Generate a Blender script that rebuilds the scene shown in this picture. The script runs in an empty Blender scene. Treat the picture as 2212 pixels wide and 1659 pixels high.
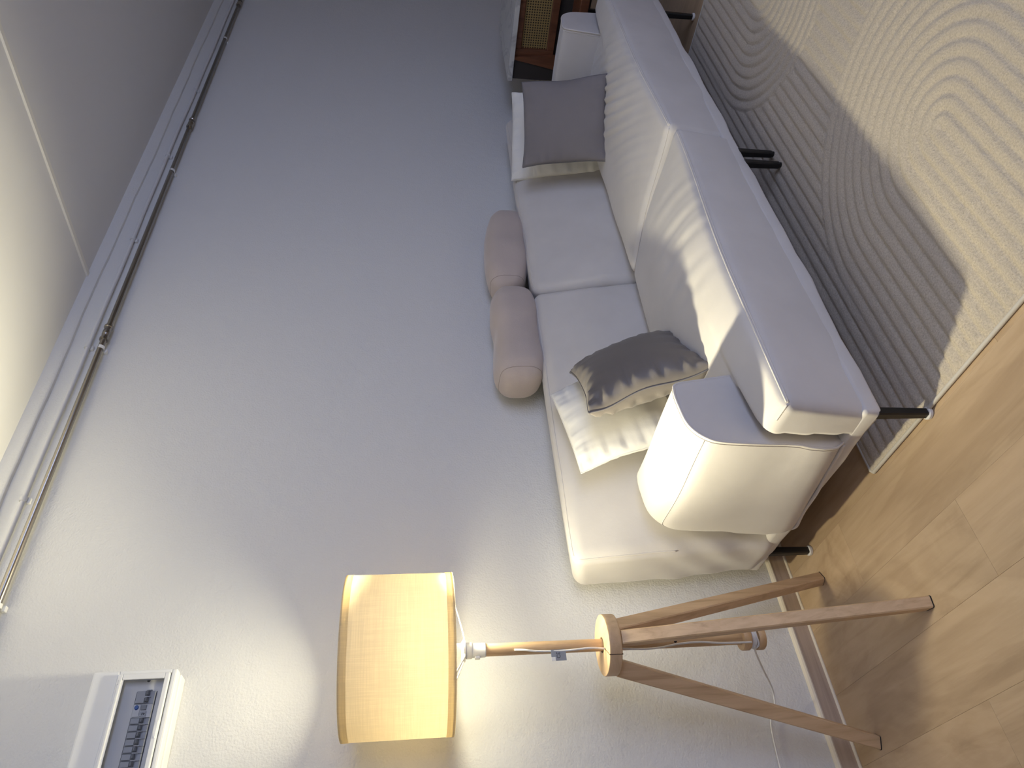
import bpy, bmesh, math, random
import numpy as np
from mathutils import Matrix, Vector

random.seed(7); rng = np.random.RandomState(7)
scene = bpy.context.scene
COL = scene.collection

# ------------------------------------------------------------------ camera
cam_d = bpy.data.cameras.new('camera'); cam = bpy.data.objects.new('camera', cam_d); COL.objects.link(cam)
RIGHT = Vector((0.75463328, -0.656112, 0.00675679))      # upright "right"
DOWN = Vector((-0.08428918, -0.10714806, -0.99066373))   # upright "down"
FWD = Vector((0.65071034, 0.74701829, -0.13616064))
M = Matrix.Identity(4)
for i in range(3):
    M[i][0] = DOWN[i]; M[i][1] = RIGHT[i]; M[i][2] = -FWD[i]      # the picture is turned a quarter turn
M.translation = Vector((0, -2.1895, 1.30))
cam.matrix_world = M
cam_d.sensor_fit = 'HORIZONTAL'; cam_d.sensor_width = 36.0; cam_d.lens = 36.0 * 1541.81 / 2212
cam_d.clip_start = 0.02
scene.camera = cam

# ------------------------------------------------------------------ world, cool fill light, exposure
w = bpy.data.worlds.new('dusk'); scene.world = w; w.use_nodes = True
w.node_tree.nodes['Background'].inputs[0].default_value = (0.35, 0.45, 0.8, 1)
w.node_tree.nodes['Background'].inputs[1].default_value = 1.0
vs = scene.view_settings
vs.view_transform = 'Standard'; vs.look = 'None'; vs.exposure = 1.0; vs.gamma = 1.0; vs.use_curve_mapping = False

cy = scene.cycles
cy.max_bounces = 6; cy.diffuse_bounces = 4; cy.glossy_bounces = 2; cy.transmission_bounces = 4; cy.transparent_max_bounces = 6
cy.use_adaptive_sampling = True; cy.adaptive_threshold = 0.06; cy.adaptive_min_samples = 16
cy.caustics_reflective = False; cy.caustics_refractive = False

def area(name, loc, rot, sx, sy, power, col):
    l = bpy.data.lights.new(name, 'AREA'); l.shape = 'RECTANGLE'; l.size = sx; l.size_y = sy
    l.energy = power; l.color = col
    o = bpy.data.objects.new(name, l); COL.objects.link(o); o.location = loc; o.rotation_euler = rot
    return o
FILL_POWER = 22.0
BULB = 42.0
area('cool_fill_light', (1.3, -4.58, 1.70), (math.radians(90), 0, 0), 2.9, 1.5, FILL_POWER, (0.58, 0.67, 1.0))  # added cool fill from behind the camera, set in an assumed window

# ------------------------------------------------------------------ mesh helpers
def mesh_obj(name, verts, faces, mat=None, parent=None, smooth=False, loc=None):
    me = bpy.data.meshes.new(name)
    me.from_pydata([tuple(map(float, v)) for v in verts], [], [tuple(int(i) for i in f) for f in faces]); me.update()
    if mat: me.materials.append(mat)
    if smooth: me.polygons.foreach_set('use_smooth', [True] * len(me.polygons))
    o = bpy.data.objects.new(name, me); COL.objects.link(o)
    if loc is not None: o.location = loc
    if parent is not None: o.parent = parent
    return o
def empty(name, loc=(0, 0, 0)):
    o = bpy.data.objects.new(name, None); COL.objects.link(o); o.location = loc; o.empty_display_size = 0.05
    return o
def tag(o, label=None, cat=None, group=None, kind=None):
    if label: o['label'] = label
    if cat: o['category'] = cat
    if group: o['group'] = group
    if kind: o['kind'] = kind
    return o
class MB:
    """collects simple solids into one mesh"""
    def __init__(s): s.v = []; s.f = []; s.sm = []
    def add(s, v, f, smooth=False):
        k = len(s.v); s.v += [tuple(map(float, p)) for p in v]; s.f += [tuple(int(i) + k for i in q) for q in f]
        s.sm += [smooth] * len(f); return s
    def box(s, x0, x1, y0, y1, z0, z1, b=0.0):
        if b <= 0:
            v = [(x, y, z) for z in (z0, z1) for y in (y0, y1) for x in (x0, x1)]
            return s.add(v, [(0, 2, 3, 1), (4, 5, 7, 6), (0, 1, 5, 4), (2, 6, 7, 3), (0, 4, 6, 2), (1, 3, 7, 5)])
        bm = bmesh.new(); bmesh.ops.create_cube(bm, size=1.0)
        for q in bm.verts: q.co = Vector(((x0 + x1) / 2 + q.co.x * (x1 - x0), (y0 + y1) / 2 + q.co.y * (y1 - y0), (z0 + z1) / 2 + q.co.z * (z1 - z0)))
        bmesh.ops.bevel(bm, geom=list(bm.edges), offset=b, segments=2, affect='EDGES', profile=0.5)
        bm.verts.index_update()
        s.add([q.co[:] for q in bm.verts], [[q.index for q in f.verts] for f in bm.faces]); bm.free(); return s
    def tube(s, pts, r, n=10, closed=False, cap=True):
        P = np.array(pts, float); m = len(P)
        R = np.full(m, r) if np.isscalar(r) else np.array(r)
        T = np.zeros_like(P)
        for i in range(m):
            a = P[(i - 1) % m] if (closed or i > 0) else P[i]; c = P[(i + 1) % m] if (closed or i < m - 1) else P[i]
            T[i] = c - a
        T /= (np.linalg.norm(T, axis=1)[:, None] + 1e-12)
        u = np.cross(T[0], (0, 0, 1.0)); u = np.cross(T[0], (1.0, 0, 0)) if np.linalg.norm(u) < 1e-3 else u; u /= np.linalg.norm(u)
        v = []
        for i in range(m):
            u = u - T[i] * np.dot(u, T[i]); u /= np.linalg.norm(u); b = np.cross(T[i], u)
            for k in range(n):
                a = 2 * math.pi * k / n; v.append(P[i] + R[i] * (u * math.cos(a) + b * math.sin(a)))
        f = []
        for i in range(m if closed else m - 1):
            j = (i + 1) % m
            for k in range(n): f.append((i * n + k, i * n + (k + 1) % n, j * n + (k + 1) % n, j * n + k))
        if cap and not closed: f.append(tuple(range(n - 1, -1, -1))); f.append(tuple((m - 1) * n + k for k in range(n)))
        return s.add(v, f, True)
    def lathe(s, prof, cx, cy, n=48, cap=True):
        v = []; m = len(prof)
        for r, z in prof:
            for k in range(n): a = 2 * math.pi * k / n; v.append((cx + r * math.cos(a), cy + r * math.sin(a), z))
        f = []
        for i in range(m - 1):
            for k in range(n): f.append((i * n + k, i * n + (k + 1) % n, (i + 1) * n + (k + 1) % n, (i + 1) * n + k))
        if cap: f.append(tuple(range(n - 1, -1, -1))); f.append(tuple((m - 1) * n + k for k in range(n)))
        return s.add(v, f, False)
    def loft(s, rings, smooth=False, cap=True):
        n = len(rings[0]); v = [p for r in rings for p in r]; f = []
        for i in range(len(rings) - 1):
            for k in range(n): f.append((i * n + k, i * n + (k + 1) % n, (i + 1) * n + (k + 1) % n, (i + 1) * n + k))
        if cap: f.append(tuple(range(n - 1, -1, -1))); f.append(tuple((len(rings) - 1) * n + k for k in range(n)))
        return s.add(v, f, smooth)
    def build(s, name, mat=None, parent=None, smooth=None, auto=None):
        o = mesh_obj(name, s.v, s.f, mat, parent)
        o.data.polygons.foreach_set('use_smooth', s.sm if smooth is None else [smooth] * len(s.f))
        if auto is not None:
            o.data.polygons.foreach_set('use_smooth', [True] * len(s.f))
            try: o.data.set_sharp_from_angle(angle=math.radians(auto))
            except Exception: pass
        bm = bmesh.new(); bm.from_mesh(o.data); bmesh.ops.recalc_face_normals(bm, faces=bm.faces); bm.to_mesh(o.data); bm.free()
        return o
def catmull(pts, n=8, closed=False):
    P = [np.array(p, float) for p in pts]; out = []; m = len(P)
    for i in range(m if closed else m - 1):
        if closed: p0, p1, p2, p3 = P[i - 1], P[i], P[(i + 1) % m], P[(i + 2) % m]
        else: p0, p1, p2, p3 = P[max(i - 1, 0)], P[i], P[i + 1], P[min(i + 2, m - 1)]
        for k in range(n):
            t = k / n
            out.append(0.5 * (2 * p1 + (p2 - p0) * t + (2 * p0 - 5 * p1 + 4 * p2 - p3) * t * t + (3 * p1 - p0 - 3 * p2 + p3) * t ** 3))
    if not closed: out.append(P[-1])
    return out
def sstep(a, b, x):
    t = np.clip((np.asarray(x, float) - a) / (b - a), 0, 1); return t * t * (3 - 2 * t)
def waves(P, k, seed, n=6, spread=0.5):
    """smooth band-limited noise in about -1..1, P (N,3)"""
    r = np.random.RandomState(seed); o = np.zeros(len(P))
    for _ in range(n):
        d = r.normal(size=3); d /= np.linalg.norm(d)
        o += np.sin(P @ d * k * (1 + spread * r.uniform(-1, 1)) + r.uniform(0, 6.28))
    return o / math.sqrt(n) / 1.2

# ------------------------------------------------------------------ material helpers
def mat(name, col=(0.8, 0.8, 0.8), rough=0.5, metal=0.0, spec=None, sheen=0.0):
    m = bpy.data.materials.new(name); m.use_nodes = True
    b = m.node_tree.nodes['Principled BSDF']
    b.inputs['Base Color'].default_value = (*col, 1); b.inputs['Roughness'].default_value = rough; b.inputs['Metallic'].default_value = metal
    if spec is not None: b.inputs['Specular IOR Level'].default_value = spec
    if sheen: b.inputs['Sheen Weight'].default_value = sheen; b.inputs['Sheen Roughness'].default_value = 0.4
    return m
def nd(m, t, **kw):
    n = m.node_tree.nodes.new(t)
    for k, v in kw.items():
        if k in n.inputs: n.inputs[k].default_value = v
        else: setattr(n, k, v)
    return n
def lk(m, a, b): m.node_tree.links.new(a, b)
def bsdf(m): return m.node_tree.nodes['Principled BSDF']
def coords(m, scale=(1, 1, 1), kind='Object', rand=0.0):
    tc = nd(m, 'ShaderNodeTexCoord'); mp = nd(m, 'ShaderNodeMapping'); mp.inputs['Scale'].default_value = scale
    src = tc.outputs[kind]
    if rand:
        oi = nd(m, 'ShaderNodeObjectInfo'); mul = nd(m, 'ShaderNodeVectorMath', operation='MULTIPLY_ADD')
        cb = nd(m, 'ShaderNodeCombineXYZ'); lk(m, oi.outputs['Random'], cb.inputs[0]); lk(m, oi.outputs['Random'], cb.inputs[1]); lk(m, oi.outputs['Random'], cb.inputs[2])
        lk(m, cb.outputs[0], mul.inputs[0]); mul.inputs[1].default_value = (rand, rand * 1.7, rand * .6); lk(m, src, mul.inputs[2]); src = mul.outputs[0]
    lk(m, src, mp.inputs[0]); return mp.outputs[0]
def bump(m, vec, scale, dist, strength=1.0, detail=4, rough=0.6, prev=None):
    n = nd(m, 'ShaderNodeTexNoise', Scale=scale, Detail=detail, Roughness=rough); lk(m, vec, n.inputs['Vector'])
    b = nd(m, 'ShaderNodeBump', Strength=strength, Distance=dist); lk(m, n.outputs[0], b.inputs['Height'])
    if prev is not None: lk(m, prev, b.inputs['Normal'])
    return b.outputs[0]
def ramp(m, fac, stops):
    r = nd(m, 'ShaderNodeValToRGB'); e = r.color_ramp.elements
    while len(e) < len(stops): e.new(0.5)
    for el, (p, c) in zip(e, stops): el.position = p; el.color = (*c, 1)
    lk(m, fac, r.inputs[0]); return r.outputs[0]

def wall_material(name, col, relief=True):
    m = mat(name, col, 0.85, spec=0.2)
    if not relief: return m
    v = coords(m)
    n1 = nd(m, 'ShaderNodeTexNoise', Scale=24.0, Detail=2.0); n2 = nd(m, 'ShaderNodeTexNoise', Scale=150.0, Detail=2.0)
    lk(m, v, n1.inputs['Vector']); lk(m, v, n2.inputs['Vector'])
    ad = nd(m, 'ShaderNodeMath', operation='MULTIPLY_ADD'); lk(m, n1.outputs[0], ad.inputs[0]); ad.inputs[1].default_value = 1.3; lk(m, n2.outputs[0], ad.inputs[2])
    bp = nd(m, 'ShaderNodeBump', Strength=0.75, Distance=0.0022); lk(m, ad.outputs[0], bp.inputs['Height']); lk(m, bp.outputs[0], bsdf(m).inputs['Normal'])
    return m
def wood_material(name, c1, c2, c3, grain=(40, 40, 2.2), rough=0.5, rand=0.0, knots=0.0, bumpd=0.0006):
    m = mat(name, c1, rough); v = coords(m, grain, rand=rand)
    wob = nd(m, 'ShaderNodeTexNoise', Scale=0.35, Detail=3); lk(m, v, wob.inputs['Vector'])
    mix = nd(m, 'ShaderNodeMixRGB', blend_type='LINEAR_LIGHT'); mix.inputs[0].default_value = 0.9
    lk(m, v, mix.inputs[1]); lk(m, wob.outputs['Color'], mix.inputs[2])
    n = nd(m, 'ShaderNodeTexNoise', Scale=1.0, Detail=6, Roughness=0.62, Distortion=0.6); lk(m, mix.outputs[0], n.inputs['Vector'])
    c = ramp(m, n.outputs[0], [(0.28, c3), (0.45, c2), (0.60, c1), (0.85, tuple(min(1, x * 1.08) for x in c1))])
    if knots:
        v2 = coords(m, (5.5, 1.3, 5.5), rand=rand)
        k = nd(m, 'ShaderNodeTexNoise', Scale=1.0, Detail=5, Roughness=0.5, Distortion=1.6); lk(m, v2, k.inputs['Vector'])
        kr = ramp(m, k.outputs[0], [(0.40, (0.74, 0.70, 0.66)), (0.47, (0.93, 0.92, 0.90)), (0.53, (1, 1, 1)), (0.60, (0.92, 0.90, 0.88)), (0.68, (0.80, 0.77, 0.73))])
        mm = nd(m, 'ShaderNodeMixRGB', blend_type='MULTIPLY'); mm.inputs[0].default_value = knots; lk(m, c, mm.inputs[1]); lk(m, kr, mm.inputs[2]); c = mm.outputs[0]
        oi = nd(m, 'ShaderNodeObjectInfo'); tone = ramp(m, oi.outputs['Random'], [(0, (0.95, 0.95, 0.95)), (1, (1.04, 1.03, 1.02))])
        mm2 = nd(m, 'ShaderNodeMixRGB', blend_type='MULTIPLY'); mm2.inputs[0].default_value = 1; lk(m, c, mm2.inputs[1]); lk(m, tone, mm2.inputs[2]); c = mm2.outputs[0]
    lk(m, c, bsdf(m).inputs['Base Color'])
    b = nd(m, 'ShaderNodeBump', Strength=0.5, Distance=bumpd); lk(m, n.outputs[0], b.inputs['Height']); lk(m, b.outputs[0], bsdf(m).inputs['Normal'])
    return m
def fabric_material(name, col, rough=0.85, sheen=0.15, weave=420.0, dist=0.0004, crease=0.0, spec=0.25):
    m = mat(name, col, rough, sheen=sheen, spec=spec); v = coords(m)
    n = bump(m, v, weave, dist, 0.5, 2)
    if crease: n = bump(m, v, 14.0, crease, 0.6, 4, 0.55, prev=n)
    lk(m, n, bsdf(m).inputs['Normal'])
    t = nd(m, 'ShaderNodeTexNoise', Scale=6.0, Detail=3); lk(m, v, t.inputs['Vector'])
    c = ramp(m, t.outputs[0], [(0.3, tuple(x * 0.95 for x in col)), (0.7, tuple(min(1, x * 1.03) for x in col))]); lk(m, c, bsdf(m).inputs['Base Color'])
    return m

WALL = wall_material('painted_plaster', (0.75, 0.74, 0.71))
FAR = wall_material('beige_far_walls', (0.70, 0.65, 0.58), False)
CEIL = wall_material('ceiling_paint', (0.80, 0.79, 0.76), False)
OAK = wood_material('oak_plank', (0.51, 0.37, 0.235), (0.47, 0.338, 0.21), (0.41, 0.288, 0.176), grain=(26, 2.0, 26), rough=0.42, rand=37.0, knots=0.5, bumpd=0.0007)
SKIRT = wood_material('grey_brown_baseboard', (0.52, 0.41, 0.32), (0.46, 0.36, 0.28), (0.38, 0.29, 0.22), grain=(2, 40, 60), rough=0.45)
BEAD = mat('pale_bead', (0.74, 0.66, 0.54), 0.45)
ASH = wood_material('pale_ash', (0.70, 0.49, 0.28), (0.62, 0.42, 0.23), (0.47, 0.30, 0.155), grain=(38, 38, 2.4), rough=0.45, rand=11.0)
ASH_TOP = wood_material('pale_ash_disc', (0.70, 0.49, 0.28), (0.63, 0.43, 0.24), (0.52, 0.34, 0.185), grain=(26, 3, 26), rough=0.45)
SOFA = fabric_material('off_white_velvet', (0.66, 0.625, 0.585), 0.8, 0.22, 500, 0.0003, 0.0016)
SOFA_PIPE = fabric_material('off_white_piping', (0.69, 0.65, 0.605), 0.8, 0.2)
WHITE_F = fabric_material('white_cotton', (0.80, 0.78, 0.73), 0.85, 0.05, 600, 0.0003, 0.0014)
GREY_F = fabric_material('grey_linen', (0.235, 0.215, 0.215), 0.9, 0.15, 380, 0.0005, 0.0010)
SATIN = fabric_material('dark_grey_satin', (0.175, 0.155, 0.14), 0.48, 0.08, 600, 0.0003, 0.0016, spec=0.45)
GREY_P = mat('grey_seam', (0.15, 0.14, 0.145), 0.9)
TAUPE = fabric_material('taupe_plush', (0.56, 0.475, 0.42), 0.95, 0.35, 300, 0.0010, 0.0020)
BLACKM = mat('black_steel', (0.022, 0.021, 0.02), 0.38, 0.4)
RUBBER = mat('pale_pad', (0.72, 0.70, 0.66), 0.7)
WHITEP = mat('white_plastic', (0.82, 0.82, 0.80), 0.32)
PIPEW = mat('painted_pipe', (0.74, 0.73, 0.71), 0.45)
STEEL = mat('steel_pipe', (0.36, 0.33, 0.29), 0.24, 0.95)
GREYP = mat('grey_plastic', (0.52, 0.53, 0.54), 0.4)
PANEL = mat('pale_grey_plastic', (0.80, 0.79, 0.76), 0.4)
DARKP = mat('charcoal_plastic', (0.12, 0.125, 0.13), 0.45)
MIDP = mat('toggle_grey', (0.30, 0.31, 0.32), 0.4)
BLUEP = mat('blue_button', (0.02, 0.12, 0.42), 0.4)
INK = mat('black_ink', (0.01, 0.01, 0.012), 0.6)
TAGP = mat('backlit_tag', (0.27, 0.29, 0.33), 0.35)  # shade of the backlit tag is put into this colour
WALNUT = wood_material('red_brown_wood', (0.17, 0.066, 0.030), (0.135, 0.050, 0.023), (0.085, 0.030, 0.015), grain=(30, 30, 3), rough=0.4)
DARKW = mat('dark_panel', (0.035, 0.028, 0.024), 0.6)
CANE = mat('woven_cane', (0.31, 0.215, 0.085), 0.6)
def marble():
    m = mat('white_marble', (0.8, 0.8, 0.78), 0.3); v = coords(m, (3, 3, 3))
    n = nd(m, 'ShaderNodeTexNoise', Scale=1.2, Detail=8, Distortion=2.2); lk(m, v, n.inputs['Vector'])
    lk(m, ramp(m, n.outputs[0], [(0.44, (0.60, 0.60, 0.58)), (0.5, (0.42, 0.42, 0.42)), (0.54, (0.60, 0.60, 0.58))]), bsdf(m).inputs['Base Color']); return m
MARBLE = marble()
def clear_plastic():
    m = bpy.data.materials.new('clear_door'); m.use_nodes = True; nt = m.node_tree; nt.nodes.clear()
    o = nt.nodes.new('ShaderNodeOutputMaterial'); g = nt.nodes.new('ShaderNodeBsdfGlossy'); t = nt.nodes.new('ShaderNodeBsdfTransparent'); x = nt.nodes.new('ShaderNodeMixShader')
    f = nt.nodes.new('ShaderNodeFresnel'); f.inputs[0].default_value = 1.35
    g.inputs['Roughness'].default_value = 0.08; t.inputs[0].default_value = (0.97, 0.97, 0.97, 1)
    nt.links.new(f.outputs[0], x.inputs[0]); nt.links.new(t.outputs[0], x.inputs[1]); nt.links.new(g.outputs[0], x.inputs[2]); nt.links.new(x.outputs[0], o.inputs[0]); return m
CLEAR = clear_plastic()
def shade_material(name, trans, diff, k):
    m = bpy.data.materials.new(name); m.use_nodes = True; nt = m.node_tree; nt.nodes.clear()
    o = nt.nodes.new('ShaderNodeOutputMaterial'); t = nt.nodes.new('ShaderNodeBsdfTranslucent'); d = nt.nodes.new('ShaderNodeBsdfDiffuse'); x = nt.nodes.new('ShaderNodeMixShader')
    x.inputs[0].default_value = k
    tc = nt.nodes.new('ShaderNodeTexCoord')
    def thread(sc):
        mp = nt.nodes.new('ShaderNodeMapping'); mp.inputs['Scale'].default_value = sc; nt.links.new(tc.outputs['Object'], mp.inputs[0])
        n = nt.nodes.new('ShaderNodeTexNoise'); n.inputs['Scale'].default_value = 1; n.inputs['Detail'].default_value = 3; nt.links.new(mp.outputs[0], n.inputs['Vector']); return n
    a = thread((420, 420, 14)); b = thread((9, 9, 420))
    mx = nt.nodes.new('ShaderNodeMath'); mx.operation = 'ADD'; nt.links.new(a.outputs[0], mx.inputs[0]); nt.links.new(b.outputs[0], mx.inputs[1])
    r = nt.nodes.new('ShaderNodeValToRGB'); nt.links.new(mx.outputs[0], r.inputs[0])
    r.color_ramp.elements[0].position = 0.7; r.color_ramp.elements[0].color = (*[c * 0.86 for c in trans], 1)
    r.color_ramp.elements[1].position = 1.25 if False else 1.0; r.color_ramp.elements[1].color = (*trans, 1)
    mul = nt.nodes.new('ShaderNodeMath'); mul.operation = 'MULTIPLY'; mul.inputs[1].default_value = 0.8
    nt.links.new(mx.outputs[0], mul.inputs[0]); nt.links.new(mul.outputs[0], r.inputs[0])
    nt.links.new(r.outputs[0], t.inputs[0]); d.inputs[0].default_value = (*diff, 1)
    nt.links.new(d.outputs[0], x.inputs[1]); nt.links.new(t.outputs[0], x.inputs[2]); nt.links.new(x.outputs[0], o.inputs[0]); return m
SHADE = shade_material('lit_linen_shade', (0.98, 0.865, 0.68), (0.86, 0.81, 0.68), 0.62)
HEM = shade_material('folded_linen_hem', (0.95, 0.84, 0.58), (0.80, 0.74, 0.58), 0.62)
def bulb_material():
    m = bpy.data.materials.new('glowing_bulb'); m.use_nodes = True; nt = m.node_tree; nt.nodes.clear()
    o = nt.nodes.new('ShaderNodeOutputMaterial'); e = nt.nodes.new('ShaderNodeEmission'); e.inputs[0].default_value = (1.0, 0.95, 0.69, 1); e.inputs[1].default_value = BULB
    nt.links.new(e.outputs[0], o.inputs[0]); return m
GLOW = bulb_material()

# ================================================================== the room
RX0, RX1, RY0, CZ = -1.6, 6.4, -4.5, 2.69
def struct(o, label=None):
    o['kind'] = 'structure'
    if label: o['label'] = label
    return o
floor_o = struct(MB().box(RX0, RX1, RY0, 0.0, -0.06, -0.0085).build('floor', mat('underlay', (0.10, 0.07, 0.05), 0.9)), 'oak plank floor running away from the plain wall')
PW = 0.2; PL = 1.38
plank_me = MB().box(-PW / 2 + 0.0001, PW / 2 - 0.0001, -PL / 2 + 0.0001, PL / 2 - 0.0001, -0.008, 0.0, 0.0005).build('plank', OAK)
first = True
ncol = 0
x = 0.424 - PW * 9 - PW / 2
while x < RX1 + PW / 2:
    off = [0.0, -0.83, -0.37, -1.17, -0.62][ncol % 5]
    y = off - PL / 2 + PL
    while y + PL / 2 > RY0:
        if y - PL / 2 < -0.001:
            if first: p = plank_me; first = False
            else: p = plank_me.copy(); COL.objects.link(p)
            p.parent = floor_o; p.location = (x, y, 0.0)
            # keep the boards inside the room: shorten the end boards
            y1 = min(y + PL / 2, -0.002); y0 = max(y - PL / 2, RY0); x0 = max(x - PW / 2, RX0); x1 = min(x + PW / 2, RX1)
            if x1 - x0 < 0.01 or y1 - y0 < 0.01:
                p.location = (x, y, 0); bpy.data.objects.remove(p); 
            else:
                p.location = ((x0 + x1) / 2, (y0 + y1) / 2, 0); p.scale = ((x1 - x0) / PW, (y1 - y0) / PL, 1)
        y -= PL
    x += PW; ncol += 1

def slab(name, x0, x1, y0, y1, z0, z1, m, label=None): return struct(MB().box(x0, x1, y0, y1, z0, z1).build(name, m), label)
slab('wall_back', RX0 - 0.1, RX1 + 0.1, 0.0, 0.12, -0.06, CZ + 0.1, WALL, 'plain painted wall behind the sofa')
slab('wall_left', RX0 - 0.12, RX0, RY0 - 0.1, 0.0, -0.06, CZ + 0.1, FAR)
slab('wall_right', RX1, RX1 + 0.12, RY0 - 0.1, 0.0, -0.06, CZ + 0.1, FAR)
WX0, WX1, WZ0, WZ1 = -0.15, 2.75, 0.95, 2.45  # opening in the unseen wall, added to carry the cool fill
wf = MB().box(RX0, WX0, RY0 - 0.12, RY0, -0.06, CZ + 0.1).box(WX1, RX1, RY0 - 0.12, RY0, -0.06, CZ + 0.1)
wf.box(WX0, WX1, RY0 - 0.12, RY0, -0.06, WZ0).box(WX0, WX1, RY0 - 0.12, RY0, WZ1, CZ + 0.1)
struct(wf.build('wall_front', FAR))
win = struct(MB().box(WX0, WX0 + .05, RY0 - .07, RY0 - .01, WZ0, WZ1).box(WX1 - .05, WX1, RY0 - .07, RY0 - .01, WZ0, WZ1)
             .box(WX0 + .05, WX1 - .05, RY0 - .07, RY0 - .01, WZ0, WZ0 + .05).box(WX0 + .05, WX1 - .05, RY0 - .07, RY0 - .01, WZ1 - .05, WZ1)
             .box(1.28, 1.32, RY0 - .07, RY0 - .01, WZ0 + .05, WZ1 - .05).build('unseen_window', WHITEP))
slab('ceiling', RX0 - 0.1, RX1 + 0.1, RY0 - 0.1, 0.12, CZ, CZ + 0.1, CEIL, 'pale ceiling')
# baseboard: brown face with pale beads at the top and at the floor
bb = slab('baseboard_back', RX0, RX1, -0.012, 0.0, 0.008, 0.062, SKIRT, 'low wooden baseboard with pale edges')
prof = [(0.0, 0.060), (-0.013, 0.060), (-0.0135, 0.064), (-0.010, 0.069), (-0.003, 0.0735), (0.0, 0.0735)]
MB().loft([[(X, y, z) for y, z in prof] for X in (RX0, RX1)]).build('top_bead', BEAD, bb)
prof = [(0.0, 0.0005), (-0.0165, 0.0005), (-0.0165, 0.004), (-0.0125, 0.0085), (0.0, 0.0085)]
MB().loft([[(X, y, z) for y, z in prof] for X in (RX0, RX1)]).build('bottom_bead', BEAD, bb)
# plaster band under the ceiling, slightly uneven, and the strip across the ceiling
rings = []
for X in np.linspace(RX0, RX1, 90):
    d = 0.0025 * math.sin(X * 3.1) + 0.0018 * math.sin(X * 8.3 + 1) + 0.001 * math.sin(X * 23)
    rings.append([(X, 0.0, 2.640 + d), (X, -0.012, 2.641 + d), (X, -0.017, 2.647 + d), (X, -0.018, CZ), (X, 0.0, CZ)])
struct(MB().loft(rings).build('trim_1', WALL, auto=40), 'uneven plaster band between wall and ceiling')
a = Vector((2.497, -0.018, CZ)); b = Vector((2.497 + 0.1142 * 4.2, -4.2, CZ)); d = (b - a).normalized(); s = Vector((-d.y, d.x, 0))
prof = [(-0.013, 0.0), (-0.010, -0.007), (0.010, -0.007), (0.013, 0.0)]
struct(MB().loft([[tuple(q + s * u + Vector((0, 0, v))) for u, v in prof] for q in (a, b)]).build('trim_2', mat('strip_paint', (0.86, 0.83, 0.74), 0.5)), 'narrow pale cover strip crossing the ceiling')

# ================================================================== pipes on the wall
sp = empty('steel_pipe', (1.0, -0.03, 2.51)); tag(sp, 'shiny grey-brown steel water pipe, the lower of the two along the wall', 'pipe')
def local(o, root):
    # geometry is written in room coordinates: undo the root's offset once, at the first level only
    if o.parent is root: o.matrix_parent_inverse = Matrix.Translation(-root.location)
    return o
local(MB().tube([(RX0, -0.030, 2.512), (RX1, -0.030, 2.512)], 0.0112, 20).build('tube', STEEL, sp), sp)
for X in (2.134, 3.745, 5.35, 0.52):
    rg = []
    for dx, r in [(-0.040, .0115), (-0.039, .0165), (-0.030, .0170), (-0.027, .0140), (-0.012, .0135), (-0.010, .0150), (0.010, .0150), (0.012, .0135), (0.027, .0140), (0.030, .0170), (0.039, .0165), (0.040, .0115)]:
        rg.append([(X + dx, -0.030 + r * math.cos(t), 2.512 + r * math.sin(t)) for t in np.linspace(0, 2 * math.pi, 20, endpoint=False)])
    local(MB().loft(rg).build('coupling', STEEL, sp, auto=40), sp)
def clip(X, Z, R, par):
    c = MB()
    rg = []
    for t in np.linspace(math.radians(200), math.radians(-20 + 0), 14)[::-1]: pass
    arc = [(-0.030 + (R + .001) * math.cos(t), Z + (R + .001) * math.sin(t)) for t in np.linspace(math.radians(40), math.radians(-130 - 60), 16)]
    arc2 = [(-0.030 + (R + .0035) * math.cos(t), Z + (R + .0035) * math.sin(t)) for t in np.linspace(math.radians(40), math.radians(-130 - 60), 16)]
    for dx0, dx1 in ((-.007, .007),):
        v = [(X + dx, y, z) for dx in (dx0, dx1) for y, z in arc + arc2]; n = 16; f = []
        for i in range(n - 1):
            f += [(i, i + 1, 2 * n + i + 1, 2 * n + i), (n + i, 3 * n + i, 3 * n + i + 1, n + i + 1), (i, n + i, n + i + 1, i + 1), (2 * n + i, 2 * n + i + 1, 3 * n + i + 1, 3 * n + i)]
        f += [(0, 2 * n, 3 * n, n), (n - 1, 2 * n - 1, 4 * n - 1, 3 * n - 1)]
        c.add(v, f)
    c.box(X - .009, X + .009, -0.016, 0.0, Z - R - 0.008, Z - R + 0.004, .002)
    return local(c.build('clip', WHITEP, par), par)
for X in (2.052, 3.283, 4.788, 1.0): clip(X, 2.512, 0.0112, sp)
wp = empty('painted_pipe', (1.0, -0.02, 2.57)); tag(wp, 'thin wall-coloured pipe running just above the steel pipe', 'pipe')
pts = [(X, -0.017 + 0.001 * math.sin(X * 5), 2.568 + 0.002 * math.sin(X * 2.3) + 0.0012 * math.sin(X * 9)) for X in np.linspace(RX0, RX1, 120)]
local(MB().tube(pts, 0.0078, 12).build('tube', PIPEW, wp), wp)
for X in (4.146, 3.442, 2.75, 2.071, 1.375, 0.7):
    c = MB(); rg = []
    for dx, r in [(-.008, .0082), (-.008, .0112), (.008, .0112), (.008, .0082)]:
        rg.append([(X + dx, -0.017 + r * math.cos(t), 2.568 + r * math.sin(t)) for t in np.linspace(0, 2 * math.pi, 16, endpoint=False)])
    c.loft(rg); c.box(X - .010, X + .010, -0.012, 0, 2.549, 2.560, .0015)
    local(c.build('clip', PIPEW, wp, auto=40), wp)

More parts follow.
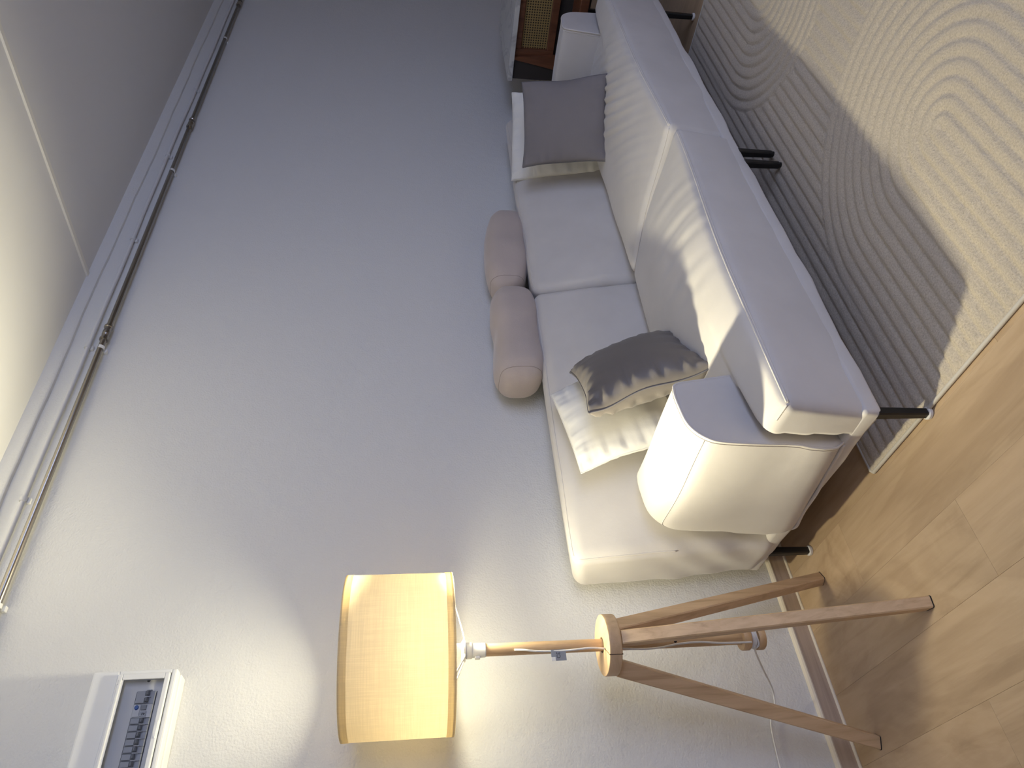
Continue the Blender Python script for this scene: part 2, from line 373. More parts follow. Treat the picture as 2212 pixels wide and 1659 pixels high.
# ================================================================== fuse box
fb = empty('fuse_box', (0.55, 0, 1.95)); tag(fb, 'white wall-mounted fuse box with clear door and a row of switches', 'fuse box')
X0, X1 = 0.30, 0.777
def P(mb, name, m, par=fb, **k):
    return local(mb.build(name, m, par, **k), fb) if par is fb else mb.build(name, m, par, **k)
P(MB().box(X0 + .004, X1 - .004, -0.046, 0.0, 1.944, 2.162, .004), 'base_box', WHITEP)
P(MB().box(X0, X1, -0.080, -0.046, 2.096, 2.167, .006), 'top_cover', WHITEP)
# cover frame around the window
fr = MB().box(X0, X1, -0.080, -0.046, 1.947, 1.962, .005).box(X1 - .012, X1, -0.080, -0.046, 1.960, 2.098, .004)
fr.box(X0, X0 + .012, -0.080, -0.046, 1.960, 2.098, .004)
P(fr, 'front_cover', WHITEP)
P(MB().box(X0 + .012, X1 - .012, -0.064, -0.046, 1.960, 2.098), 'inner_panel', PANEL)
door = P(MB().box(X0 + .014, X1 - .014, -0.092, -0.080, 2.083, 2.096, .002).box(X0 + .014, X1 - .014, -0.092, -0.080, 1.962, 1.974, .002)
         .box(X1 - .030, X1 - .014, -0.092, -0.080, 1.974, 2.083, .002).box(X0 + .014, X0 + .030, -0.092, -0.080, 1.974, 2.083, .002)
         .box(X0 + .030, X1 - .030, -0.090, -0.084, 2.0795, 2.083).box(X0 + .030, X1 - .030, -0.0945, -0.0915, 2.085, 2.089), 'door_frame', WHITEP)
local(MB().box(X0 + .030, X1 - .030, -0.0890, -0.0878, 1.974, 2.083).build('pane', CLEAR, door), fb)
th = MB(); arc = [(0.615 + 0.022 * math.cos(t), 1.9645 + 0.007 * math.sin(t)) for t in np.linspace(0, math.pi, 12)]
th.loft([[(x, y, z) for x, z in arc] for y in (-0.0945, -0.0915)])
local(th.build('finger_grip', WHITEP, door), fb)
hinge = MB().box(X1 - .042, X1 - .030, -0.0935, -0.0915, 2.086, 2.094, .001)
local(hinge.build('hinge_cap', PANEL, door), fb)
sc = MB().lathe([(0.0045, 0), (0.0045, 0.001), (0.003, 0.002)], 0, 0, 14)
v = [(0.752 + a, -0.0630 - c, 2.022 + b) for a, b, c in sc.v]
local(mesh_obj('screw', v, sc.f, DARKP, fb), fb)
# the slotted opening: dark gap lines around the devices
P(MB().box(X0 + .02, 0.722, -0.0655, -0.0630, 2.0435, 2.0455).box(X0 + .02, 0.722, -0.0655, -0.0630, 1.9925, 1.9942), 'slot_edge', INK)
def breaker(xr, n, double=False):
    wd = 0.0176 * n
    b = local(MB().box(xr - wd + .0004, xr - .0004, -0.0710, -0.0630, 1.995, 2.043, .001).build('breaker', GREYP, fb), fb)
    local(MB().box(xr - wd + .0016, xr - .0016, -0.0775, -0.0710, 2.012, 2.0405, .0012).build('breaker_face', GREYP, b), fb)
    for k in range(n):
        c = xr - 0.0176 * (k + 0.5)
        t = MB().box(c - .0062, c + .0062, -0.0780, -0.0770, 2.0075, 2.0185)
        local(t.build('toggle_slot', DARKP, b), fb)
        t = MB().loft([[(c - .0048, -0.0778, 2.0085), (c - .0048, -0.0855, 2.0100), (c - .0048, -0.0845, 2.0135), (c - .0048, -0.0778, 2.0172)],
                       [(c + .0048, -0.0778, 2.0085), (c + .0048, -0.0855, 2.0100), (c + .0048, -0.0845, 2.0135), (c + .0048, -0.0778, 2.0172)]])
        local(t.build('toggle', MIDP, b), fb)
        t = MB().box(xr - .0176 * k - .0014, xr - .0176 * k + .0006, -0.0800, -0.0710, 2.003, 2.0165, .0006)
        local(t.build('divider', WHITEP, b), fb)
    return b
xr = 0.722
breaker(xr, 2)
rcd = local(MB().box(xr - .0352 - .0348, xr - .0356, -0.0730, -0.0630, 1.995, 2.043, .001).build('breaker', WHITEP, fb), fb); rcd['label'] = 'white residual-current switch with blue button'
xb = xr - .0352
local(MB().box(xb - .016, xb - .003, -0.0770, -0.0730, 2.008, 2.0225, .001).build('toggle', MIDP, rcd), fb)
local(MB().box(xb - .0335, xb - .001, -0.0755, -0.0730, 2.024, 2.041, .001).build('button_plate', WHITEP, rcd), fb)
bt = MB().lathe([(0.0058, 0), (0.0058, 0.002), (0.0045, 0.0035)], 0, 0, 18)
local(mesh_obj('test_button', [(xb - .0095 + a * 1.05, -0.0755 - c, 2.0330 + b * .95) for a, b, c in bt.v], bt.f, BLUEP, rcd), fb)
local(MB().box(xb - .0330, xb - .0195, -0.0765, -0.0735, 2.006, 2.022, .0008).build('label_plate', GREYP, rcd), fb)
local(MB().box(xb - .0290, xb - .0240, -0.0770, -0.0765, 2.010, 2.012).box(xb - .0300, xb - .0230, -0.0770, -0.0765, 2.0145, 2.016).box(xb - .0268, xb - .0258, -0.0770, -0.0765, 2.008, 2.018).build('print_mark', INK, rcd), fb)
local(MB().box(xr - .010, xr - .0075, -0.0640, -0.0628, 1.999, 2.003).box(xr - .028, xr - .0255, -0.0640, -0.0628, 1.999, 2.003).build('indicator_slot', INK, fb), fb)
xx = xr - .0704
while xx > X0 + 0.04: breaker(xx, 1); xx -= 0.0176

# ================================================================== floor lamp
LX, LY = 0.708, -0.297
lamp = empty('floor_lamp', (LX, LY, 0)); tag(lamp, 'wooden tripod floor lamp with glowing cream drum shade', 'floor lamp')
def L(o): return local(o, lamp)
feet = [(0.951, -0.166), (0.669, -0.598), (0.446, -0.131)]
for i, (fx, fy) in enumerate(feet):
    dv = np.array([fx - LX, fy - LY]); ln = np.linalg.norm(dv); dv /= ln; tv = np.array([-dv[1], dv[0]])
    def sec(c, z, wr, wt, bev=.003):
        q = []
        for a, b in [(-1, -1), (1, -1), (1, 1), (-1, 1)]:
            for e in ((a * (wr / 2 - bev), b * wt / 2), (a * wr / 2, b * (wt / 2 - bev))) if a * b > 0 else ((a * wr / 2, b * (wt / 2 - bev)), (a * (wr / 2 - bev), b * wt / 2)):
                q.append((c[0] + dv[0] * e[0] + tv[0] * e[1], c[1] + dv[1] * e[0] + tv[1] * e[1], z))
        ang = [math.atan2((p[0] - c[0]) * tv[0] + (p[1] - c[1]) * tv[1], (p[0] - c[0]) * dv[0] + (p[1] - c[1]) * dv[1]) for p in q]
        return [p for _, p in sorted(zip(ang, q))]
    top = np.array([LX, LY]) + dv * 0.058; bot = np.array([LX, LY]) + dv * (ln - 0.017)
    rg = [sec(top + (bot - top) * t, 0.752 * (1 - t), 0.046 - .010 * t, 0.036 - .006 * t) for t in np.linspace(0, 1, 7)]
    leg = L(MB().loft(rg).build('leg', ASH, lamp)); 
    tp = np.array([LX, LY]) + dv * 0.036
    L(MB().tube([(tp[0], tp[1], .738), (tp[0] + dv[0] * .004, tp[1] + dv[1] * .004, .752)], .006, 12).build('bolt', BLACKM, lamp))
    L(MB().loft([sec(bot, z, 0.0368, 0.0308) for z in (0.0, 0.0028)]).build('foot_pad', INK, leg))
# split disc
disc = MB().lathe([(0.0175, 0.752), (0.076, 0.752), (0.079, 0.754), (0.080, 0.757), (0.080, 0.784), (0.079, 0.787), (0.077, 0.788), (0.0175, 0.788)], LX, LY, 72, cap=False)
dsk = L(disc.build('tripod_disc', ASH_TOP, lamp, auto=40))
# saw cut across the disc (thin dark kerf from the rim to the hole)
kd = np.array([-0.62, -0.785]); kt = np.array([-kd[1], kd[0]])
def bar(p, q, wd, z0, z1):
    p = np.array(p); q = np.array(q); dd = (q - p) / np.linalg.norm(q - p); n = np.array([-dd[1], dd[0]]) * wd / 2
    r = [p - n, q - n, q + n, p + n]; return [[(a[0], a[1], z) for a in r] for z in (z0, z1)]
p0 = np.array([LX, LY]) + kd * .020; p1 = np.array([LX, LY]) + kd * .0805
L(MB().loft(bar(p0, p1, .0022, .7515, .7884)).build('kerf', mat('kerf_shadow', (0.16, 0.10, 0.055), 0.9), dsk))
L(MB().lathe([(0.0178, .786), (0.0205, .786), (0.0205, .7885), (0.0178, .7885)], LX, LY, 32, cap=False).build('hole_rim', mat('hole_edge', (0.11, 0.06, 0.03), .8), dsk))
L(MB().lathe([(0.0152, 0.385), (0.0162, 0.60), (0.0165, 1.112)], LX, LY, 28).build('pole', ASH, lamp, auto=40))
L(MB().tube([(LX - .004, LY - .0152, .585), (LX - .0042, LY - .0168, .585)], .0042, 12).build('pole_hole', INK, lamp))
sp1 = L(MB().lathe([(0.030, 0.368), (0.0315, 0.370), (0.0315, 0.388), (0.030, 0.390)], LX, LY, 40).build('cord_spool', ASH_TOP, lamp, auto=40))
L(MB().lathe([(0.020, 0.330), (0.0200, 0.372)], LX, LY, 28).build('spool_core', ASH_TOP, sp1, auto=40))
L(MB().lathe([(0.030, 0.326), (0.0315, 0.328), (0.0315, 0.344), (0.030, 0.346)], LX, LY, 40).build('spool_base', ASH_TOP, sp1, auto=40))
# socket
so = MB().lathe([(0.0168, 1.106), (0.0185, 1.108), (0.0185, 1.141), (0.0178, 1.143)], LX, LY, 32)
sock = L(so.build('socket', WHITEP, lamp, auto=40))
L(MB().lathe([(0.0205, 1.143), (0.0212, 1.145), (0.0212, 1.157), (0.0205, 1.159)], LX, LY, 32).build('switch_ring', WHITEP, sock, auto=40))
L(MB().box(LX - .024, LX - .017, LY - .008, LY + .004, 1.122, 1.136, .002).build('switch', WHITEP, sock))
L(MB().lathe([(0.0225, 1.160), (0.028, 1.161), (0.028, 1.166), (0.020, 1.172), (0.020, 1.19)], LX, LY, 32).build('shade_ring', WHITEP, sock, auto=40))
SR, SZ0, SZ1 = 0.2025, 1.195, 1.472
wires = MB()
for ang in (-8, 112, 232):
    t = math.radians(ang); c, s_ = math.cos(t), math.sin(t)
    wires.tube(catmull([(LX + .026 * c, LY + .026 * s_, 1.163), (LX + .045 * c, LY + .045 * s_, 1.164), (LX + .12 * c, LY + .12 * s_, 1.183), (LX + (SR - .003) * c, LY + (SR - .003) * s_, 1.203)], 4), 0.0019, 8)
sh = L(MB().lathe([(SR, SZ0), (SR, SZ1), (SR - .0012, SZ1), (SR - .0012, SZ0), (SR, SZ0)], LX, LY, 120, cap=False).build('shade', SHADE, lamp, auto=40))
L(wires.build('shade_wire', WHITEP, sh))
for z0, z1 in ((SZ0, SZ0 + .019), (SZ1 - .019, SZ1)):
    L(MB().lathe([(SR + .0008, z0 - .0006), (SR + .0008, z1 + .0006)], LX, LY, 120, cap=False).build('hem', HEM, sh, auto=40))
    zz = z0 + .004 if z0 == SZ0 else z1 - .004
    L(MB().tube([(LX + (SR - .0048) * math.cos(t), LY + (SR - .0048) * math.sin(t), zz) for t in np.linspace(0, 2 * math.pi, 90, endpoint=False)], .002, 8, closed=True).build('rim_wire', WHITEP, sh))
bm = bmesh.new(); bmesh.ops.create_icosphere(bm, subdivisions=3, radius=0.034)
for q in bm.verts:
    if q.co.z < 0: q.co.x *= 1 - 0.4 * (q.co.z / 0.034) ** 2; q.co.y *= 1 - 0.4 * (q.co.z / 0.034) ** 2; q.co.z *= 1.5
vv = [(q.co.x + LX, q.co.y + LY, q.co.z + 1.252) for q in bm.verts]; bm.verts.index_update(); ff = [[q.index for q in f.verts] for f in bm.faces]; bm.free()
L(mesh_obj('bulb', vv, ff, GLOW, lamp, smooth=True))
# spots added beside the bulb to brighten ceiling, sofa and rug
def fill_spot(name, power, aim, size, at, soft):
    sl = bpy.data.lights.new(name, 'SPOT'); sl.energy = power; sl.color = (1.0, 0.925, 0.67); sl.spot_size = math.radians(size); sl.spot_blend = 1.0; sl.shadow_soft_size = soft
    o = bpy.data.objects.new(name, sl); COL.objects.link(o); o.parent = lamp; o.location = at; o.rotation_euler = Vector(aim).to_track_quat('-Z', 'Y').to_euler()
fill_spot('fill_spot_up', 84.0, (0.50, -0.36, 1.0), 72, (-0.040, 0.028, 1.312), 0.03)
fill_spot('fill_spot_top', 11.0, (0.0, 0.0, 1.0), 98, (0.0, 0.0, 1.292), 0.03)
fill_spot('fill_spot_room', 36.0, (0.58, -0.65, -0.50), 90, (0.045, -0.045, 1.191), 0.030)
fill_spot('fill_spot_down', 12.5, (0.34, -0.20, -1.0), 118, (0.036, -0.030, 1.198), 0.026)
# cord: pole exit, through the kerf, round the spool, to the wall and out of the picture
CORD = mat('white_cord', (0.80, 0.79, 0.76), 0.45)
c1 = catmull([(LX - .008, LY - .0145, 1.03), (LX - .012, LY - .021, 1.005), (LX - .017, LY - .022, .97), (LX - .020, LY - .025, .90), (LX - .018, LY - .030, .83), (LX - .019, LY - .025, .79),
              (LX - .022, LY - .026, .74), (LX - .026, LY - .028, .69), (LX - .024, LY - .026, .64), (LX - .014, LY - .021, .58), (LX - .012, LY - .022, .52), (LX - .017, LY - .022, .46), (LX - .019, LY - .024, .40), (LX - .020, LY - .026, .372)], 8)
L(MB().tube(c1, .0027, 10).build('cord', CORD, lamp))
turns = [(LX + .0245 * math.cos(t), LY + .0245 * math.sin(t), .3655 - .0135 * (t / (2 * math.pi * 3.2))) for t in np.linspace(0, 2 * math.pi * 3.2, 110)]
L(MB().tube(turns, .0029, 8).tube([(LX + .0265 * math.cos(t), LY + .0265 * math.sin(t), .351 + .003 * math.sin(3 * t)) for t in np.linspace(0, 2 * math.pi, 50, endpoint=False)], .0029, 8, closed=True).build('cord_coil', CORD, sp1))
c2 = catmull([(LX - .026, LY - .012, .360), (LX - .034, LY + .02, .347), (LX - .05, LY + .12, .29), (LX - .066, -0.06, .222), (0.600, -0.030, .216), (0.556, -0.012, .236), (0.434, -0.010, .247), (0.33, -0.008, .252), (0.20, -0.006, .255)], 8)
L(MB().tube(c2, .0027, 10).build('cord', CORD, lamp))
# paper tag on the cord with its printed CE mark
tg = L(MB().box(LX - .046, LX - .0165, LY - .0262, LY - .0256, .896, .936).build('cord_tag', TAGP, lamp))
L(MB().box(LX - .046, LX - .036, LY - .0266, LY - .0255, .925, .936).build('tag_margin', WHITEP, tg))
cu = bpy.data.curves.new('tag_text', 'FONT'); cu.body = 'CE'; cu.size = 0.014
tmp = bpy.data.objects.new('tag_text', cu); COL.objects.link(tmp)
dg = bpy.context.evaluated_depsgraph_get(); me = bpy.data.meshes.new_from_object(tmp.evaluated_get(dg)); bpy.data.objects.remove(tmp)
me.materials.clear(); me.materials.append(INK)
me.transform(Matrix.Translation((LX - .040, LY - .0265, .912)) @ Matrix.Rotation(math.radians(90), 4, 'X'))
to = bpy.data.objects.new('printed_mark', me); COL.objects.link(to); to.parent = tg; local(to, lamp)

# ================================================================== sofa
class Puff:
    """rounded, padded block: metric box -> rounded -> hexahedron -> deformation"""
    def __init__(s, corners, r, bulge=(0, 0, 0), deform=None, disp=None, n=(50, 40, 30)):
        s.c = np.array(corners, float).reshape(2, 2, 2, 3)      # [x][y][z]
        c = s.c; s.h = 0.5 * np.array([np.linalg.norm(c[1] - c[0], axis=-1).mean(), np.linalg.norm(c[:, 1] - c[:, 0], axis=-1).mean(), np.linalg.norm(c[:, :, 1] - c[:, :, 0], axis=-1).mean()])
        s.r = r; s.b = bulge; s.deform = deform; s.disp = disp; s.n = n
    def map(s, U):
        U = np.asarray(U, float); P0 = U * s.h; q = np.clip(P0, -(s.h - s.r), s.h - s.r); d = P0 - q
        ln = np.linalg.norm(d, axis=1)[:, None]; nn = d / np.maximum(ln, 1e-9); Pm = q + nn * s.r
        u = Pm / s.h; w = np.clip(1 - u * u, 0, 1)
        off = np.stack([s.b[0] * np.sign(u[:, 0]) * np.abs(u[:, 0]) ** 2 * (w[:, 1] * w[:, 2]) ** .6, s.b[1] * np.sign(u[:, 1]) * np.abs(u[:, 1]) ** 2 * (w[:, 0] * w[:, 2]) ** .6, s.b[2] * np.sign(u[:, 2]) * np.abs(u[:, 2]) ** 2 * (w[:, 0] * w[:, 1]) ** .6], 1)
        t = (u + 1) / 2; W = np.zeros((len(U), 3)); c = s.c
        for i in (0, 1):
            for j in (0, 1):
                for k in (0, 1):
                    W += ((t[:, 0] if i else 1 - t[:, 0]) * (t[:, 1] if j else 1 - t[:, 1]) * (t[:, 2] if k else 1 - t[:, 2]))[:, None] * c[i, j, k]
        W = W + off
        if s.deform: W = s.deform(W, u)
        if s.disp: W = W + nn * s.disp(W, u)[:, None]
        return W
    def mesh(s, name, m, parent):
        V = []; Fc = []; key = {}
        def ax(n, h):
            k = np.linspace(-1, 1, n + 1); a = min(0.45, 1.6 * s.r / h)
            return np.unique(np.round(np.concatenate([np.linspace(-1, -1 + a, 9), np.linspace(-1 + a, 1 - a, max(3, n - 16)), np.linspace(1 - a, 1, 9)]), 6))
        A = [ax(s.n[i], s.h[i]) for i in range(3)]
        def vid(p):
            k = tuple(round(x, 6) for x in p)
            if k not in key: key[k] = len(V); V.append(k)
            return key[k]
        for a in range(3):
            b, c = [(1, 2), (2, 0), (0, 1)][a]
            for sg in (-1, 1):
                for i in range(len(A[b]) - 1):
                    for j in range(len(A[c]) - 1):
                        q = []
                        for di, dj in ((0, 0), (1, 0), (1, 1), (0, 1)):
                            p = [0, 0, 0]; p[a] = sg; p[b] = A[b][i + di]; p[c] = A[c][j + dj]; q.append(vid(p))
                        Fc.append(q if sg > 0 else q[::-1])
        o = mesh_obj(name, s.map(np.array(V)), Fc, m, parent, smooth=True); return o
def hexa(x0, x1, prof):
    """corners [x][y][z]: prof = [(yf,zf_bottom),(yf,zf_top),(yr,zr_bottom),(yr,zr_top)], front y first"""
    out = []
    for X in (x0, x1):
        xs = X if isinstance(X, (list, tuple)) else (X,) * 4
        fb_, ft, rb, rt = prof
        out += [(xs[0], *fb_), (xs[1], *ft), (xs[2], *rb), (xs[3], *rt)]
    return out
def seam_tube(mb, puff, U, r, lift=0.0, n=8):
    pts = puff.map(np.array(U, float))
    mb.tube(pts, r, n); return mb

sofa = empty('sofa', (2.35, -0.5, 0)); tag(sofa, 'long off-white velvet sofa with two seat cushions and thin black legs', 'sofa')
def S(o): return local(o, sofa)
SX0, SX1 = 1.03, 3.66
# base rail under the cover, a little proud at the left end
def base_disp(W, u): return 0.003 * waves(W, 26, 3) + 0.002 * waves(W, 70, 4)
S(Puff(hexa(SX0 - 0.006, SX1, [(-0.915, 0.138), (-0.915, 0.19), (-0.055, 0.138), (-0.055, 0.19)]), 0.016, disp=base_disp, n=(60, 30, 18)).mesh('base', SOFA, sofa))
# seat cushions (T-shaped: they run in front of the arm)
def folds(W, cx, y0, seed, slant, k0=85):
    r = np.random.RandomState(seed)
    ph = (W[:, 0] - cx) + slant * (W[:, 1] - y0)
    bend = 0.03 * np.sin(7 * (W[:, 1]) + seed)
    s1 = np.sin(k0 * (ph + bend) + 1.5 * waves(W, 9, seed)); s2 = np.sin(k0 * 1.73 * (ph + bend) + 2 * waves(W, 12, seed + 1))
    return 0.65 * np.sign(s1) * np.abs(s1) ** 1.0 + 0.35 * s2
def seat_disp_left(W, u):
    up = sstep(0.2, 0.9, u[:, 2]); env = np.exp(-((W[:, 1] + 0.78) / 0.13) ** 2) * np.exp(-((W[:, 0] - 1.85) / 0.24) ** 2)
    return 0.0052 * up * env * folds(W, 1.9, -0.8, 5, -0.40, 66) + 0.003 * waves(W, 13, 8) * up + 0.0035 * waves(W, 9, 18) * (1 - up)
def seat_disp_right(W, u):
    up = sstep(0.2, 0.9, u[:, 2]); env = np.exp(-((W[:, 1] + 0.72) / 0.16) ** 2) * np.exp(-((W[:, 0] - 2.95) / 0.42) ** 2)
    return 0.0066 * up * env * folds(W, 2.9, -0.8, 9, -1.05, 84) + 0.003 * waves(W, 13, 28) * up + 0.003 * waves(W, 9, 38) * (1 - up)
def notch_left(W, u):
    W = W.copy(); t = sstep(-0.822, -0.792, W[:, 1]); k = sstep(1.75, SX0, W[:, 0]) * 0 + np.clip((1.75 - W[:, 0]) / (1.75 - SX0), 0, 1) ** 1.0
    W[:, 0] += 0.175 * t * k
    lo = sstep(0.6, -0.9, u[:, 2]); W[:, 2] -= 0.0 * lo
    W[:, 2] += -0.030 * sstep(0.1, 1, u[:, 2]) * sstep(1.5, 2.3, W[:, 0]) * sstep(-0.6, -0.93, W[:, 1])
    return W
def notch_right(W, u):
    W = W.copy(); t = sstep(-0.822, -0.792, W[:, 1]); k = np.clip((W[:, 0] - 3.0) / (SX1 - 3.0), 0, 1)
    W[:, 0] -= 0.19 * t * k
    W[:, 2] += -0.022 * sstep(0.1, 1, u[:, 2]) * sstep(2.9, 2.3, W[:, 0]) * sstep(-0.6, -0.93, W[:, 1])
    return W
pl = Puff(hexa((SX0, SX0, SX0, SX0), (2.33, 2.335, 2.15, 2.15), [(-0.905, 0.150), (-0.938, 0.405), (-0.385, 0.17), (-0.385, 0.432)]), 0.028, (0.004, 0.012, 0.042), notch_left, seat_disp_left, n=(110, 70, 34))
pr = Puff(hexa((2.335, 2.34, 2.155, 2.155), (SX1, SX1, SX1, SX1), [(-0.905, 0.150), (-0.938, 0.418), (-0.385, 0.17), (-0.385, 0.436)]), 0.028, (0.004, 0.012, 0.040), notch_right, seat_disp_right, n=(110, 70, 34))
left_c = S(pl.mesh('seat_cushion', SOFA, sofa)); right_c = S(pr.mesh('seat_cushion', SOFA, sofa))
for p_, o_, side in ((pl, left_c, -1), (pr, right_c, 1)):
    mb = MB()
    for dz in (0.0, -0.022):
        seam_tube(mb, p_, [(t, -1, 0.985 + 2.2 * dz) for t in np.linspace(-0.985, 0.985, 90)], 0.0030)
    seam_tube(mb, p_, [(side, t, 0.985) for t in np.linspace(-0.985, -0.75, 20)], 0.0028)
    S(mb.build('piping', SOFA_PIPE, o_))
    mb = MB(); seam_tube(mb, p_, [(side * -1, t, 0.97) for t in np.linspace(-0.97, 0.95, 50)], 0.0018); S(mb.build('side_piping', SOFA_PIPE, o_))
# back: two padded halves
def back_deform(W, u):
    W = W.copy()
    e = np.clip(np.minimum((W[:, 0] - 1.0), (3.66 - W[:, 0])) / 0.36, 0, 1); e = e * e * (3 - 2 * e)
    top = np.clip((W[:, 2] - 0.2) / 0.58, 0, 1)
    g = (1 - e) * (0.60 + 0.27 * top) + e
    yr = -0.05
    W[:, 1] = np.where(W[:, 1] < yr, yr + (W[:, 1] - yr) * g, W[:, 1]); return W
def back_disp(W, u):
    fr = sstep(0.2, 0.9, -u[:, 1]); side = sstep(0.7, 1, np.abs(u[:, 0]))
    r = 0.0032 * waves(W, 11, 44) * fr + side * (0.006 * waves(W * np.array([1, 2.2, 0.8]), 22, 46) + 0.003 * waves(W, 60, 47)) * sstep(0.75, 0.3, W[:, 2])
    return r
bp = [(-0.415, 0.16), (-0.222, 0.812), (-0.060, 0.15), (-0.030, 0.775)]
bl = Puff(hexa((1.012, 1.000, 1.022, 0.995), (2.155, 2.225, 2.195, 2.225), bp), 0.040, (0.004, 0.030, 0.010), back_deform, back_disp, n=(90, 34, 60))
br = Puff(hexa((2.160, 2.230, 2.200, 2.230), (3.66, 3.67, 3.66, 3.67), bp), 0.040, (0.004, 0.030, 0.010), back_deform, back_disp, n=(90, 34, 60))
for p_, side in ((bl, -1), (br, 1)):
    o_ = S(p_.mesh('backrest', SOFA, sofa))
    mb = MB(); seam_tube(mb, p_, [(side * 1.0, -0.97, t) for t in np.linspace(0.0, 0.95, 40)], 0.0024)
    seam_tube(mb, p_, [(t, -0.93, 1.0) for t in np.linspace(-0.96, 0.96, 80)], 0.0018)
    S(mb.build('seam', SOFA_PIPE, o_))
# arms: cross-section lofted along the depth
def arm(sx, cx, name):
    prof0 = catmull([(-0.122, 0.165), (-0.126, 0.34), (-0.121, 0.500), (-0.106, 0.556), (-0.066, 0.592), (0.0, 0.603), (0.050, 0.604), (0.076, 0.592), (0.090, 0.53), (0.110, 0.42), (0.118, 0.30), (0.112, 0.165)], 5, closed=True)
    prof0 = np.array(prof0); cen = np.array([0.0, 0.40])
    ys = np.concatenate([[-0.786, -0.7858, -0.784, -0.779], np.linspace(-0.772, -0.37, 26), -0.30 - 0.07 * (1 - np.sin(np.linspace(0.15, 1.5, 14)))])
    rings = []
    for i, y in enumerate(ys):
        if y < -0.77: k = 1 - {0: 0.075, 1: 0.03, 2: 0.012, 3: 0.003}[min(i, 3)]
        elif y > -0.37: k = 1 - 0.62 * (1 - math.sqrt(max(0, 1 - ((y + 0.37) / 0.0702) ** 2))) 
        else: k = 1.0
        q = cen + (prof0 - cen) * k
        if y > -0.37:
            q = cen + (prof0 - cen) * np.array([1 - (1 - k) * 0.45, k])
        t = (y + 0.786) / 0.49
        drop = np.where(q[:, 1] < 0.3, 0.020 - 0.055 * t, 0.0)
        W = np.stack([cx + sx * q[:, 0], np.full(len(q), y), q[:, 1] + drop], 1)
        W[:, 0] += 0.003 * waves(W, 12, 61) - sx * 0.02 * t * (q[:, 0] < 0) * 0
        W[:, 2] += 0.002 * waves(W, 14, 62)
        rings.append(W)
    o = S(MB().loft(rings, smooth=True).build(name, SOFA, sofa, auto=50))
    mb = MB()
    Wf = rings[3].copy(); Wf[:, 1] = -0.7835
    mb.tube(Wf, 0.0036, 8, closed=True); Wg = rings[4].copy(); mb.tube(Wg, 0.0016, 6, closed=True)
    ob = S(mb.build('piping', SOFA_PIPE, o))
    j = 3 * 5
    mb = MB(); mb.tube([r[j] + np.array([-sx * 0.0006, 0, 0.0006]) for r in rings[4:-1]], 0.0013, 6); S(mb.build('seam', SOFA_PIPE, o))
    mb = MB(); lowpts = [r[0] + np.array([-sx * (0.002 + 0.0015 * math.sin(i * .5)), 0, -0.002 + 0.002 * math.sin(i * .37)]) for i, r in enumerate(rings[3:-6])]
    mb.tube(lowpts, 0.0055, 8); S(mb.build('hem', SOFA_PIPE, o))
    return o
arm(1, 1.150, 'armrest'); arm(-1, 3.552, 'armrest')
# legs
for X, Y, zf in ((1.036, -0.898, 0), (1.034, -0.176, 0), (2.160, -0.905, 0.013), (2.236, -0.902, 0.013), (2.160, -0.176, 0), (2.236, -0.176, 0), (3.432, -0.900, 0), (3.432, -0.176, 0)):
    lg = S(MB().loft([[(X + dx * w_, Y + dy * w_, z) for dx, dy in ((-.7, -1), (.7, -1), (1, -.7), (1, .7), (.7, 1), (-.7, 1), (-1, .7), (-1, -.7))] for z, w_ in ((zf + .008, .0105), (0.148, .0125))]).build('leg', BLACKM, sofa))
    if zf == 0: S(MB().lathe([(0.0145, 0.0), (0.0165, 0.002), (0.0165, 0.009), (0.0145, 0.011)], X, Y, 20).build('foot_pad', RUBBER, lg, auto=40))
    else: S(MB().lathe([(0.0105, zf - .004), (0.0108, zf + .009)], X, Y, 16).build('foot_pad', BLACKM, lg, auto=40))

